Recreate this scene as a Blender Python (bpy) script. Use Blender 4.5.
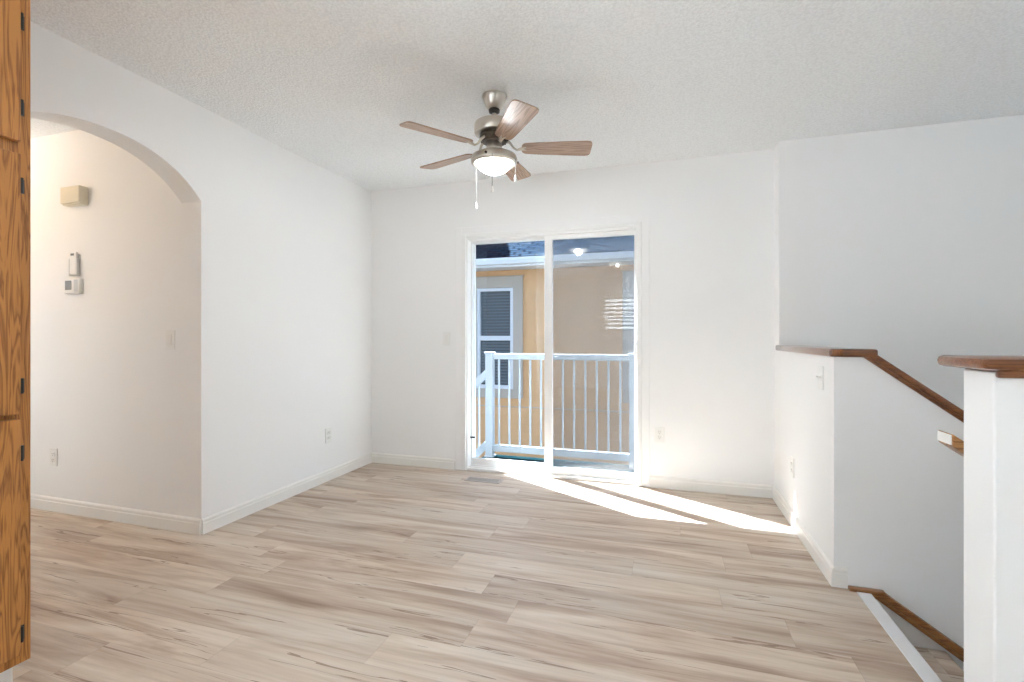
import bpy, bmesh, math, random
from math import sin, cos, radians as R, pi
from mathutils import Vector, Matrix

random.seed(4)
for o in list(bpy.data.objects):
    bpy.data.objects.remove(o)
S = bpy.context.scene
COL = S.collection

# ------------------------------------------------------------------ camera
CAM_H = 1.1235
YAW = R(17.51)
cd = bpy.data.cameras.new('camera')
cd.sensor_width = 36.0
cd.lens = 36.0 * 484.08 / 1024.0
cd.shift_y = -3.6 / 1024.0
cd.clip_start = 0.05
cam = bpy.data.objects.new('camera', cd)
COL.objects.link(cam)
cam.location = (0, 0, CAM_H)
cam.rotation_euler = (R(90), 0, YAW)
S.camera = cam

# ------------------------------------------------------------------ exposure, sky, sun
S.view_settings.view_transform = 'Standard'
S.view_settings.look = 'None'
S.view_settings.gamma = 1.0
S.view_settings.use_curve_mapping = False
S.view_settings.exposure = 1.0
S.cycles.use_denoising = True
S.cycles.max_bounces = 12
S.cycles.diffuse_bounces = 8
S.cycles.transparent_max_bounces = 16
S.cycles.sample_clamp_indirect = 8.0

SUN_D = Vector((0.73, -0.425, -1.0)).normalized()      # the way sunlight travels
w = bpy.data.worlds.new('sky'); S.world = w
w.use_nodes = True
nt = w.node_tree
for n in list(nt.nodes): nt.nodes.remove(n)
wo = nt.nodes.new('ShaderNodeOutputWorld'); wb = nt.nodes.new('ShaderNodeBackground')
sk = nt.nodes.new('ShaderNodeTexSky')
sk.sky_type = 'NISHITA'
sk.sun_disc = False
sk.sun_elevation = math.asin(-SUN_D.z)
sk.sun_rotation = math.atan2(-SUN_D.x, -SUN_D.y)
sk.air_density = 1.0; sk.dust_density = 1.5; sk.ozone_density = 1.0
wb.inputs['Strength'].default_value = 0.265
nt.links.new(sk.outputs[0], wb.inputs[0]); nt.links.new(wb.outputs[0], wo.inputs[0])

def light(name, kind, loc, power, color=(1, 1, 1), **kw):
    l = bpy.data.lights.new(name, kind); l.energy = power; l.color = color
    for k, v in kw.items(): setattr(l, k, v)
    o = bpy.data.objects.new(name, l); COL.objects.link(o); o.location = loc
    return o

sun = light('sun', 'SUN', (-6, 9, 12), 39.0, (0.87, 0.945, 1.05), angle=R(0.53))
sun.rotation_euler = SUN_D.to_track_quat('-Z', 'Y').to_euler()

# ------------------------------------------------------------------ materials
def new_mat(name):
    m = bpy.data.materials.new(name); m.use_nodes = True
    t = m.node_tree
    return m, t, t.nodes['Principled BSDF'], t.nodes['Material Output']

def N(t, kind, **kw):
    n = t.nodes.new(kind)
    for k, v in kw.items():
        if k in n.inputs: n.inputs[k].default_value = v
        else: setattr(n, k, v)
    return n

def lk(t, a, b): t.links.new(a, b)

def math_n(t, op, a=None, b=None, c=None):
    n = t.nodes.new('ShaderNodeMath'); n.operation = op
    for i, v in enumerate((a, b, c)):
        if v is None: continue
        if isinstance(v, (int, float)): n.inputs[i].default_value = v
        else: t.links.new(v, n.inputs[i])
    return n.outputs[0]

def ramp(t, fac, stops):
    n = t.nodes.new('ShaderNodeValToRGB')
    el = n.color_ramp.elements
    while len(el) < len(stops): el.new(0.5)
    for e, (p, c) in zip(el, stops):
        e.position = p; e.color = tuple(c) + (1,)
    t.links.new(fac, n.inputs[0])
    return n.outputs[0]

def mix(t, fac, a, b, mode='MIX'):
    n = t.nodes.new('ShaderNodeMix'); n.data_type = 'RGBA'; n.blend_type = mode
    if isinstance(fac, (int, float)): n.inputs[0].default_value = fac
    else: t.links.new(fac, n.inputs[0])
    for i, v in ((6, a), (7, b)):
        if isinstance(v, tuple): n.inputs[i].default_value = v + (1,)
        else: t.links.new(v, n.inputs[i])
    return n.outputs[2]

def plain(name, col, rough=0.5, metal=0.0, bump=0.0, bscale=200.0, spec=0.5, dirt=0.0, coat=0.0):
    m, t, p, o = new_mat(name)
    p.inputs['Base Color'].default_value = tuple(col) + (1,)
    p.inputs['Roughness'].default_value = rough
    p.inputs['Metallic'].default_value = metal
    p.inputs['Specular IOR Level'].default_value = spec
    p.inputs['Coat Weight'].default_value = coat
    tc = N(t, 'ShaderNodeTexCoord')
    if dirt:
        nz = N(t, 'ShaderNodeTexNoise', Scale=3.0, Detail=5.0); lk(t, tc.outputs['Object'], nz.inputs['Vector'])
        c = ramp(t, nz.outputs[0], [(0.3, tuple(v * (1 - dirt) for v in col)), (0.7, col)])
        lk(t, c, p.inputs['Base Color'])
    if bump:
        nz = N(t, 'ShaderNodeTexNoise', Scale=bscale, Detail=3.0); lk(t, tc.outputs['Object'], nz.inputs['Vector'])
        b = N(t, 'ShaderNodeBump', Strength=bump, Distance=0.01)
        lk(t, nz.outputs[0], b.inputs['Height']); lk(t, b.outputs[0], p.inputs['Normal'])
    return m

def popcorn(name):
    m, t, p, o = new_mat(name)
    p.inputs['Roughness'].default_value = 0.95
    p.inputs['Specular IOR Level'].default_value = 0.1
    tc = N(t, 'ShaderNodeTexCoord')
    n1 = N(t, 'ShaderNodeTexNoise', Scale=75.0, Detail=4.0, Roughness=0.65); lk(t, tc.outputs['Object'], n1.inputs['Vector'])
    v1 = N(t, 'ShaderNodeTexVoronoi', Scale=95.0); lk(t, tc.outputs['Object'], v1.inputs['Vector'])
    hgt = math_n(t, 'SUBTRACT', n1.outputs[0], math_n(t, 'MULTIPLY', v1.outputs['Distance'], 0.45))
    b = N(t, 'ShaderNodeBump', Strength=0.85, Distance=0.0042); lk(t, hgt, b.inputs['Height']); lk(t, b.outputs[0], p.inputs['Normal'])
    lk(t, ramp(t, hgt, [(0.10, (0.84, 0.86, 0.87)), (0.42, (0.93, 0.95, 0.96))]), p.inputs['Base Color'])
    return m

def plank_mat(name):
    m, t, p, o = new_mat(name)
    geo = N(t, 'ShaderNodeNewGeometry')
    sp = N(t, 'ShaderNodeSeparateXYZ'); lk(t, geo.outputs['Position'], sp.inputs[0])
    x, y = sp.outputs[0], sp.outputs[1]
    W_, L_ = 0.182, 1.22
    yr = math_n(t, 'DIVIDE', math_n(t, 'ADD', y, 10.03), W_)
    row = math_n(t, 'FLOOR', yr); fy = math_n(t, 'FRACT', yr)
    wn = N(t, 'ShaderNodeTexWhiteNoise', noise_dimensions='1D'); lk(t, row, wn.inputs['W'])
    xr = math_n(t, 'DIVIDE', math_n(t, 'ADD', math_n(t, 'ADD', x, 20.0), math_n(t, 'MULTIPLY', wn.outputs[0], 5.0)), L_)
    colm = math_n(t, 'FLOOR', xr); fx = math_n(t, 'FRACT', xr)
    idv = math_n(t, 'ADD', math_n(t, 'MULTIPLY', row, 17.31), math_n(t, 'MULTIPLY', colm, 3.77))
    wn2 = N(t, 'ShaderNodeTexWhiteNoise', noise_dimensions='1D'); lk(t, idv, wn2.inputs['W'])
    cb = N(t, 'ShaderNodeCombineXYZ')
    off = math_n(t, 'MULTIPLY', wn2.outputs[0], 40.0)
    lk(t, math_n(t, 'ADD', math_n(t, 'MULTIPLY', x, 1.0), off), cb.inputs[0])
    lk(t, math_n(t, 'ADD', math_n(t, 'MULTIPLY', y, 8.5), off), cb.inputs[1])
    lk(t, off, cb.inputs[2])
    big = N(t, 'ShaderNodeTexNoise', Scale=1.0, Detail=5.0, Roughness=0.55, Distortion=0.9); lk(t, cb.outputs[0], big.inputs['Vector'])
    cb2 = N(t, 'ShaderNodeCombineXYZ')
    lk(t, math_n(t, 'ADD', math_n(t, 'MULTIPLY', x, 2.2), off), cb2.inputs[0])
    lk(t, math_n(t, 'ADD', math_n(t, 'MULTIPLY', y, 55.0), off), cb2.inputs[1])
    fine = N(t, 'ShaderNodeTexNoise', Scale=1.0, Detail=6.0, Roughness=0.6, Distortion=0.4); lk(t, cb2.outputs[0], fine.inputs['Vector'])
    base = ramp(t, big.outputs[0], [(0.27, (0.31, 0.215, 0.15)), (0.41, (0.47, 0.36, 0.275)), (0.53, (0.59, 0.49, 0.395)), (0.70, (0.68, 0.61, 0.525))])
    fg = ramp(t, fine.outputs[0], [(0.30, (0.80, 0.77, 0.74)), (0.55, (1, 1, 1)), (0.75, (1.0, 1.0, 1.0))])
    c = mix(t, 0.75, base, fg, 'MULTIPLY')
    # dark cracks and knots running along the boards
    cb3 = N(t, 'ShaderNodeCombineXYZ')
    lk(t, math_n(t, 'ADD', math_n(t, 'MULTIPLY', x, 0.9), off), cb3.inputs[0])
    lk(t, math_n(t, 'ADD', math_n(t, 'MULTIPLY', y, 20.0), off), cb3.inputs[1])
    cr = N(t, 'ShaderNodeTexNoise', Scale=1.0, Detail=3.0, Roughness=0.5, Distortion=0.35); lk(t, cb3.outputs[0], cr.inputs['Vector'])
    ridge = math_n(t, 'ABSOLUTE', math_n(t, 'SUBTRACT', cr.outputs[0], 0.5))
    gate = N(t, 'ShaderNodeTexNoise', Scale=1.7, Detail=1.0); lk(t, cb.outputs[0], gate.inputs['Vector'])
    crk = math_n(t, 'MULTIPLY', math_n(t, 'LESS_THAN', ridge, 0.008), math_n(t, 'GREATER_THAN', gate.outputs[0], 0.56))
    c = mix(t, math_n(t, 'MULTIPLY', crk, 0.7), c, (0.20, 0.12, 0.075))
    tone = math_n(t, 'ADD', math_n(t, 'MULTIPLY', wn2.outputs[0], 0.17), 0.90)
    tn = N(t, 'ShaderNodeCombineXYZ')
    for i in range(3): lk(t, tone, tn.inputs[i])
    c = mix(t, 1.0, c, tn.outputs[0], 'MULTIPLY')
    sx = math_n(t, 'LESS_THAN', fx, 0.0020); sy = math_n(t, 'LESS_THAN', fy, 0.012)
    seam = math_n(t, 'MAXIMUM', sx, sy)
    c = mix(t, math_n(t, 'MULTIPLY', seam, 0.26), c, (0.2, 0.14, 0.1))
    lk(t, c, p.inputs['Base Color'])
    p.inputs['Roughness'].default_value = 0.42
    p.inputs['Specular IOR Level'].default_value = 0.35
    b = N(t, 'ShaderNodeBump', Strength=0.12, Distance=0.004); lk(t, fine.outputs[0], b.inputs['Height']); lk(t, b.outputs[0], p.inputs['Normal'])
    return m

def wood(name, light_c, dark_c, axis, scale=1.0, rough=0.4, coat=0.0, contrast=(0.35, 0.65)):
    m, t, p, o = new_mat(name)
    tc = N(t, 'ShaderNodeTexCoord')
    mp = N(t, 'ShaderNodeMapping')
    sc = [22.0 * scale] * 3; sc[axis] = 1.6 * scale
    mp.inputs['Scale'].default_value = sc
    lk(t, tc.outputs['Object'], mp.inputs[0])
    n1 = N(t, 'ShaderNodeTexNoise', Scale=0.8, Detail=3.0, Distortion=1.2); lk(t, mp.outputs[0], n1.inputs['Vector'])
    rings = math_n(t, 'FRACT', math_n(t, 'MULTIPLY', n1.outputs[0], 7.0))
    rings = math_n(t, 'ABSOLUTE', math_n(t, 'SUBTRACT', math_n(t, 'MULTIPLY', rings, 2.0), 1.0))
    mp2 = N(t, 'ShaderNodeMapping')
    sc2 = [150.0 * scale] * 3; sc2[axis] = 6.0 * scale
    mp2.inputs['Scale'].default_value = sc2
    lk(t, tc.outputs['Object'], mp2.inputs[0])
    n2 = N(t, 'ShaderNodeTexNoise', Scale=1.0, Detail=5.0); lk(t, mp2.outputs[0], n2.inputs['Vector'])
    f = math_n(t, 'ADD', math_n(t, 'MULTIPLY', rings, 0.55), math_n(t, 'MULTIPLY', n2.outputs[0], 0.5))
    lk(t, ramp(t, f, [(contrast[0], dark_c), (contrast[1], light_c)]), p.inputs['Base Color'])
    p.inputs['Roughness'].default_value = rough
    p.inputs['Coat Weight'].default_value = coat
    p.inputs['Coat Roughness'].default_value = 0.15
    b = N(t, 'ShaderNodeBump', Strength=0.1, Distance=0.003); lk(t, n2.outputs[0], b.inputs['Height']); lk(t, b.outputs[0], p.inputs['Normal'])
    return m

def clear_glass(name, tint=(0.97, 0.985, 0.98), ior=1.5):
    m, t, p, o = new_mat(name)
    t.nodes.remove(p)
    tr = N(t, 'ShaderNodeBsdfTransparent'); tr.inputs[0].default_value = tint + (1,)
    gl = N(t, 'ShaderNodeBsdfGlossy'); gl.inputs['Roughness'].default_value = 0.01
    fr = N(t, 'ShaderNodeFresnel')
    ge = N(t, 'ShaderNodeNewGeometry')          # leaving the pane: same reflectance as entering it
    lk(t, math_n(t, 'SUBTRACT', ior, math_n(t, 'MULTIPLY', ge.outputs['Backfacing'], ior - 1.0 / ior)), fr.inputs['IOR'])
    mx = N(t, 'ShaderNodeMixShader')
    lk(t, fr.outputs[0], mx.inputs[0]); lk(t, tr.outputs[0], mx.inputs[1]); lk(t, gl.outputs[0], mx.inputs[2])
    lk(t, mx.outputs[0], o.inputs[0])
    return m

def screen_mat(name):
    m, t, p, o = new_mat(name)
    t.nodes.remove(p)
    tr = N(t, 'ShaderNodeBsdfTransparent')
    df = N(t, 'ShaderNodeBsdfDiffuse'); df.inputs[0].default_value = (0.16, 0.16, 0.17, 1)
    mx = N(t, 'ShaderNodeMixShader'); mx.inputs[0].default_value = 0.29
    lk(t, tr.outputs[0], mx.inputs[1]); lk(t, df.outputs[0], mx.inputs[2]); lk(t, mx.outputs[0], o.inputs[0])
    return m

def lit_glass(name, strength, col):
    m, t, p, o = new_mat(name)
    t.nodes.remove(p)
    tr = N(t, 'ShaderNodeBsdfTransparent')
    df = N(t, 'ShaderNodeBsdfTranslucent'); df.inputs[0].default_value = (0.95, 0.93, 0.88, 1)
    em = N(t, 'ShaderNodeEmission', Strength=strength); em.inputs[0].default_value = col + (1,)
    m1 = N(t, 'ShaderNodeMixShader'); m1.inputs[0].default_value = 0.45
    lk(t, tr.outputs[0], m1.inputs[1]); lk(t, df.outputs[0], m1.inputs[2])
    ad = N(t, 'ShaderNodeAddShader'); lk(t, m1.outputs[0], ad.inputs[0]); lk(t, em.outputs[0], ad.inputs[1])
    lk(t, ad.outputs[0], o.inputs[0])
    return m

def shingle_mat(name):
    m, t, p, o = new_mat(name)
    tc = N(t, 'ShaderNodeTexCoord')
    mp = N(t, 'ShaderNodeMapping'); mp.inputs['Scale'].default_value = (1, 1, 1)
    lk(t, tc.outputs['Object'], mp.inputs[0])
    br = N(t, 'ShaderNodeTexBrick')
    br.inputs['Color1'].default_value = (0.026, 0.040, 0.058, 1); br.inputs['Color2'].default_value = (0.012, 0.022, 0.038, 1)
    br.inputs['Mortar'].default_value = (0.005, 0.008, 0.013, 1)
    br.inputs['Scale'].default_value = 1.0; br.inputs['Brick Width'].default_value = 0.26; br.inputs['Row Height'].default_value = 0.14
    br.inputs['Mortar Size'].default_value = 0.022
    lk(t, mp.outputs[0], br.inputs['Vector']); lk(t, br.outputs[0], p.inputs['Base Color'])
    p.inputs['Roughness'].default_value = 1.0; p.inputs['Specular IOR Level'].default_value = 0.0
    return m

M = {}
M['wall'] = plain('painted_drywall', (0.875, 0.875, 0.87), 0.75, bump=0.03, bscale=120, spec=0.25)
M['ceiling'] = popcorn('popcorn_ceiling')
M['trim'] = plain('white_semigloss', (0.84, 0.83, 0.80), 0.35)
M['vinyl'] = plain('white_vinyl', (0.86, 0.86, 0.85), 0.3)
M['plate'] = plain('white_plate', (0.83, 0.83, 0.81), 0.35)
M['device'] = plain('white_plastic', (0.82, 0.81, 0.79), 0.4)
M['cream'] = plain('cream_plastic', (0.74, 0.69, 0.56), 0.5)
M['dark'] = plain('dark_slot', (0.03, 0.03, 0.03), 0.5)
M['lcd'] = plain('grey_display', (0.20, 0.19, 0.18), 0.25)
M['grey'] = plain('grey_plastic', (0.55, 0.56, 0.56), 0.4)
M['floor'] = plank_mat('vinyl_plank')
M['oak'] = wood('honey_oak', (0.50, 0.215, 0.052), (0.23, 0.08, 0.018), 2, 1.45, 0.4, 0.05, (0.22, 0.62))
M['oak_in'] = plain('cabinet_inner', (0.45, 0.28, 0.13), 0.6)
M['cap'] = wood('stained_cap_wood', (0.21, 0.072, 0.020), (0.10, 0.030, 0.010), 0, 1.6, 0.3, 0.35, (0.2, 0.7))
M['cap_y'] = wood('stained_cap_wood_return', (0.21, 0.072, 0.020), (0.10, 0.030, 0.010), 1, 1.6, 0.22, 1.0, (0.2, 0.7))
M['skirt'] = wood('stair_moulding_wood', (0.34, 0.145, 0.042), (0.17, 0.06, 0.018), 0, 1.6, 0.3, 0.6, (0.2, 0.7))
M['rail'] = wood('handrail_wood', (0.42, 0.20, 0.065), (0.20, 0.08, 0.025), 0, 1.0, 0.35, 0.3)
M['blade'] = wood('grey_brown_blade', (0.44, 0.30, 0.215), (0.27, 0.175, 0.125), 0, 1.3, 0.38, 0.15)
M['nickel'] = plain('brushed_nickel', (0.62, 0.58, 0.52), 0.3, metal=1.0)
M['black'] = plain('black_metal', (0.02, 0.02, 0.02), 0.4)
M['bronze'] = plain('dark_vented_metal', (0.09, 0.07, 0.05), 0.4, metal=0.6)
M['glass'] = clear_glass('clear_glass')
M['bowl'] = lit_glass('lit_frosted_glass', 0.55, (1.0, 0.95, 0.84))
M['chain'] = plain('pull_chain_metal', (0.09, 0.09, 0.088), 0.6, metal=0.2)
M['fob'] = plain('white_fob', (0.88, 0.88, 0.86), 0.3)
M['screen'] = screen_mat('insect_mesh')
M['alu'] = plain('grey_edge_strip', (0.70, 0.70, 0.71), 0.4)
M['vent'] = plain('tan_vent_metal', (0.42, 0.37, 0.33), 0.45)
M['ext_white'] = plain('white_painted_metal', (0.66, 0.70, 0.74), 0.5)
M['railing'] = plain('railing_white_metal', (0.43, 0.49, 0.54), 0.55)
M['turf'] = plain('teal_outdoor_carpet', (0.004, 0.020, 0.025), 1.0, spec=0.0, bump=0.6, bscale=160, dirt=0.35)
M['stucco'] = plain('tan_stucco', (0.74, 0.45, 0.235), 0.9, bump=0.25, bscale=60, dirt=0.12)
M['taupe'] = plain('taupe_trim', (0.46, 0.41, 0.35), 0.7)
M['fascia'] = plain('white_fascia', (0.78, 0.81, 0.84), 0.5)
M['shingle'] = shingle_mat('asphalt_shingle')
def reflection_stripe_glass(name):
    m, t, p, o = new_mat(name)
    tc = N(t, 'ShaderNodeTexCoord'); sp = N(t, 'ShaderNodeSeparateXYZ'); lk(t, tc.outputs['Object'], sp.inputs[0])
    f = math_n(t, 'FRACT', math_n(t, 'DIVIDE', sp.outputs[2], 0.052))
    lk(t, ramp(t, f, [(0.15, (0.02, 0.04, 0.055)), (0.45, (0.075, 0.12, 0.15)), (0.8, (0.05, 0.085, 0.11))]), p.inputs['Base Color'])  # pale stripes in the base colour are painted horizontal reflections
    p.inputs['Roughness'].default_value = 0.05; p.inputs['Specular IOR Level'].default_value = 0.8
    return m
M['dark_glass'] = reflection_stripe_glass('window_glass_painted_reflections')
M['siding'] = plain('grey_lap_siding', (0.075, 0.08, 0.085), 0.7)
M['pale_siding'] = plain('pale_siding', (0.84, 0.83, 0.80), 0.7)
M['ground'] = plain('yard_gravel', (0.035, 0.034, 0.03), 0.95, bump=0.5, bscale=40, dirt=0.3)
M['concrete'] = plain('pale_concrete', (0.84, 0.84, 0.84), 0.9, bump=0.2, bscale=50, dirt=0.1)
M['blind'] = plain('white_blind', (0.86, 0.85, 0.82), 0.5)

# ------------------------------------------------------------------ mesh helpers
class MB:
    def __init__(s): s.b = bmesh.new()
    def box(s, x0, x1, y0, y1, z0, z1, bev=0.0, seg=2, mat=None):
        g = bmesh.ops.create_cube(s.b, size=1.0)
        vs = g['verts']
        for v in vs:
            v.co = Vector(((x0 + x1) / 2 + v.co.x * (x1 - x0), (y0 + y1) / 2 + v.co.y * (y1 - y0), (z0 + z1) / 2 + v.co.z * (z1 - z0)))
        if mat is not None:
            for v in vs: v.co = mat @ v.co
        if bev:
            es = list({e for v in vs for e in v.link_edges})
            bmesh.ops.bevel(s.b, geom=es, offset=bev, segments=seg, affect='EDGES', profile=0.5)
        return s
    def prism(s, pts, d, bev=0.0):
        """pts: 3D polygon; d: extrusion vector."""
        b2 = bmesh.new()
        vs = [b2.verts.new(Vector(p)) for p in pts]
        f = b2.faces.new(vs)
        r = bmesh.ops.extrude_face_region(b2, geom=[f])
        for v in [e for e in r['geom'] if isinstance(e, bmesh.types.BMVert)]: v.co += Vector(d)
        bmesh.ops.recalc_face_normals(b2, faces=b2.faces)
        if bev:
            bmesh.ops.bevel(b2, geom=list(b2.edges), offset=bev, segments=2, affect='EDGES', profile=0.5)
        big = [f for f in b2.faces if len(f.verts) > 4]
        if big: bmesh.ops.triangulate(b2, faces=big)
        me = bpy.data.meshes.new('tmp'); b2.to_mesh(me); b2.free()
        s.b.from_mesh(me); bpy.data.meshes.remove(me)
        return s
    def lathe(s, prof, c=(0, 0, 0), seg=32, mat=None):
        """prof: list of (radius, z)."""
        rings = []
        for r, z in prof:
            if r < 1e-6:
                rings.append([s.b.verts.new(Vector((c[0], c[1], c[2] + z)))])
            else:
                rings.append([s.b.verts.new(Vector((c[0] + r * cos(2 * pi * k / seg), c[1] + r * sin(2 * pi * k / seg), c[2] + z))) for k in range(seg)])
        for a, b in zip(rings[:-1], rings[1:]):
            for k in range(seg):
                k2 = (k + 1) % seg
                if len(a) == 1 and len(b) == 1: continue
                if len(a) == 1: s.b.faces.new((a[0], b[k], b[k2]))
                elif len(b) == 1: s.b.faces.new((a[k], b[0], a[k2]))
                else: s.b.faces.new((a[k], b[k], b[k2], a[k2]))
        for ring in (rings[0], rings[-1]):
            if len(ring) > 1: s.b.faces.new(ring)
        if mat is not None:
            for ring in rings:
                for v in ring: v.co = mat @ v.co
        bmesh.ops.recalc_face_normals(s.b, faces=s.b.faces)
        return s
    def tube(s, pts, r, seg=10):
        pts = [Vector(p) for p in pts]
        rad = r if isinstance(r, (list, tuple)) else [r] * len(pts)
        rings = []
        up = Vector((0, 0, 1))
        for i, p in enumerate(pts):
            d = (pts[min(i + 1, len(pts) - 1)] - pts[max(i - 1, 0)]).normalized()
            a = d.cross(up)
            if a.length < 1e-3: a = d.cross(Vector((1, 0, 0)))
            a.normalize(); b = a.cross(d).normalized()
            rings.append([s.b.verts.new(p + rad[i] * (a * cos(2 * pi * k / seg) + b * sin(2 * pi * k / seg))) for k in range(seg)])
        for a, b in zip(rings[:-1], rings[1:]):
            for k in range(seg): s.b.faces.new((a[k], b[k], b[(k + 1) % seg], a[(k + 1) % seg]))
        s.b.faces.new(rings[0]); s.b.faces.new(rings[-1])
        bmesh.ops.recalc_face_normals(s.b, faces=s.b.faces)
        return s
    def build(s, name, mat, parent=None, smooth=False, origin=None):
        if parent is not None and origin is None:
            p = parent; org = Vector((0, 0, 0))
            while p is not None: org += p.location; p = p.parent
        elif origin is not None: org = Vector(origin)
        else:
            org = Vector((0, 0, 0))
            xs = [v.co for v in s.b.verts]
            org = Vector(((min(v.x for v in xs) + max(v.x for v in xs)) / 2, (min(v.y for v in xs) + max(v.y for v in xs)) / 2, min(v.z for v in xs)))
        for v in s.b.verts: v.co -= org
        me = bpy.data.meshes.new(name); s.b.to_mesh(me); s.b.free()
        me.materials.append(mat)
        if smooth:
            for f in me.polygons: f.use_smooth = True
            try: me.set_sharp_from_angle(angle=R(35))
            except Exception: pass
        o = bpy.data.objects.new(name, me); COL.objects.link(o)
        if parent is not None: o.parent = parent
        else: o.location = org
        return o

def tag(o, label, cat, group=None, kind=None):
    o['label'] = label; o['category'] = cat
    if group: o['group'] = group
    if kind: o['kind'] = kind
    return o

def thing(name, label, cat, loc, group=None, kind=None):
    o = bpy.data.objects.new(name, None); COL.objects.link(o)
    o.location = loc; o.empty_display_size = 0.1
    return tag(o, label, cat, group, kind)

def struct(mb, name, mat, label, cat, smooth=False):
    return tag(mb.build(name, mat, smooth=smooth), label, cat, kind='structure')

def copy_tree(o, parent=None):
    c = o.copy(); COL.objects.link(c)
    if parent is not None: c.parent = parent
    for ch in [k for k in bpy.data.objects if k.parent == o]: copy_tree(ch, c)
    return c

# ------------------------------------------------------------------ room dimensions
H = 2.44
XL, XR = -2.52, 0.73           # left wall face, half-wall line
YB = 3.78                      # back wall face
YH = 2.10                      # hall wall face
YN = -3.0                      # kitchen end wall face
XE = 2.4                       # far right wall face
YS = 2.527                     # half-wall face beside the stairs
YF = 3.633                     # stairwell far wall face
YC0, YC1 = 1.41, 1.533         # guard wall near the camera
ARCH_L, ARCH_R, SPRING = 1.10, YH, 1.900
DX0, DX1, DZ = -1.637, -0.165, 1.995   # patio door outside frame

# ------------------------------------------------------------------ shell
# left wall with its arched opening
prof = [(YN - .15, 0), (ARCH_L, 0), (ARCH_L, SPRING)]
yc = (ARCH_L + ARCH_R) / 2
for k in range(1, 48):
    d = -.5 * cos(pi * k / 48)
    prof.append((yc + d, 2.117 - .58 * d * d - 1.15 * d ** 4))
prof += [(ARCH_R, SPRING), (ARCH_R, 0), (YB + .15, 0), (YB + .15, H), (YN - .15, H)]
WY0, WY1, WL0, WL1 = -2.45, 0.36, 0.12, 2.20
prof = [(WY1, 0)] + prof[1:-1] + [(WY1, H)]
wl = MB().prism([(XL, y, z) for y, z in prof], (-0.15, 0, 0))
wl.box(XL - .15, XL, YN - .15, WY0, 0, H)
wl.box(XL - .15, XL, WY0, WY1, 0, WL0); wl.box(XL - .15, XL, WY0, WY1, WL1, H)
struct(wl, 'wall_left', M['wall'], 'white painted left wall with the arched opening to the hallway', 'wall')

# hallway beyond the arch
struct(MB().box(-4.75, XL - .15, YH, YH + .15, 0, H), 'wall_hall', M['wall'], 'off-white hallway wall seen through the arch, carrying the thermostat', 'wall')
struct(MB().box(-4.75, XL - .15, ARCH_L - .15, ARCH_L, 0, H), 'wall_hall_near', M['wall'], 'hallway wall opposite the thermostat, hidden behind the oak pantry', 'wall')
HW = (1.25, 1.75, 1.55, 2.02)
he = MB().box(-4.90, -4.75, ARCH_L - .15, HW[0], 0, H).box(-4.90, -4.75, HW[1], YH + .15, 0, H)
he.box(-4.90, -4.75, HW[0], HW[1], 0, HW[2]).box(-4.90, -4.75, HW[0], HW[1], HW[3], H)
struct(he, 'wall_hall_end', M['wall'], 'end wall of the hallway beyond the arch', 'wall')

# back wall with the door opening, stairwell wall, right wall, kitchen end wall
bw = MB()
bw.box(XL - .15, DX0 + .012, YB, YB + .15, 0, H)
bw.box(DX1 - .012, XR, YB, YB + .15, 0, H)
bw.box(DX0 + .012, DX1 - .012, YB, YB + .15, DZ - .012, H)
struct(bw, 'wall_back', M['wall'], 'white back wall around the sliding patio door', 'wall')
struct(MB().box(XR, XE + .15, YF, YB + .15, -1.5, H, bev=0.003), 'wall_stairwell', M['wall'], 'tall pale grey wall behind the stairwell on the right', 'wall')
struct(MB().box(XE, XE + .15, YN - .15, YF, -1.5, H), 'wall_right', M['wall'], 'right wall closing the stairwell and living side', 'wall')
WX0, WX1, WZ0, WZ1 = -1.30, -0.20, 1.25, 2.09
rw = MB()
rw.box(XL - .15, WX0, YN - .15, YN, 0, H); rw.box(WX1, XE, YN - .15, YN, 0, H)
rw.box(WX0, WX1, YN - .15, YN, 0, WZ0); rw.box(WX0, WX1, YN - .15, YN, WZ1, H)
struct(rw, 'wall_rear', M['wall'], 'wall behind the camera holding the window with blinds', 'wall')
struct(MB().box(-4.9, XE + .15, YN - .15, YB + .15, H, H + .15), 'ceiling', M['ceiling'], 'white popcorn textured ceiling over the whole room', 'ceiling')

fl = MB()
fl.box(XL - .15, XR, YN, YB, -.2, 0)
fl.box(-4.75, XL - .15, ARCH_L, YH, -.2, 0)
fl.box(XR, XE, YN, YC1, -.2, 0)
fl.box(XR, .852, YC1, YS, -.2, 0)
fl.box(XL - .15, XR, YB, YB + .15, -.2, -.002)
struct(fl, 'floor', M['floor'], 'light beige wood-look plank floor of the room and hallway', 'floor')
struct(MB().box(.852, XE, YC1, YF, -1.5, -1.35), 'floor_lower', M['floor'], 'lower landing floor at the foot of the stairs', 'floor')

# half walls round the stairwell
CAPB = 1.036
hw = MB()
hw.box(XR, XR + .12, YS + .12, YF, 0, CAPB)
x_brk, sl = 0.885, 0.752
xe = XE
x_brk = 0.85
hw.prism([(XR, YS, -1.35), (XR, YS, CAPB), (x_brk, YS, CAPB), (xe, YS, CAPB - sl * (xe - x_brk)), (xe, YS, -1.35)], (0, .12, 0))
struct(hw, 'wall_half_stair', M['wall'], 'white half wall that turns the corner and drops along the stairs', 'half wall')
gw = MB(); gw.box(XR, XE, YC0, YC1, -1.35, CAPB + .006, bev=0.004)
struct(gw, 'wall_guard', M['wall'], 'white half wall end near the camera on the near side of the stairs', 'half wall')

# ------------------------------------------------------------------ wood caps on the half walls
def cap_profile_x(mb, x0, x1, yc0, yc1, z0, z1):
    mb.box(x0, x1, yc0, yc1, z0, z1, bev=0.009, seg=3)

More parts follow.
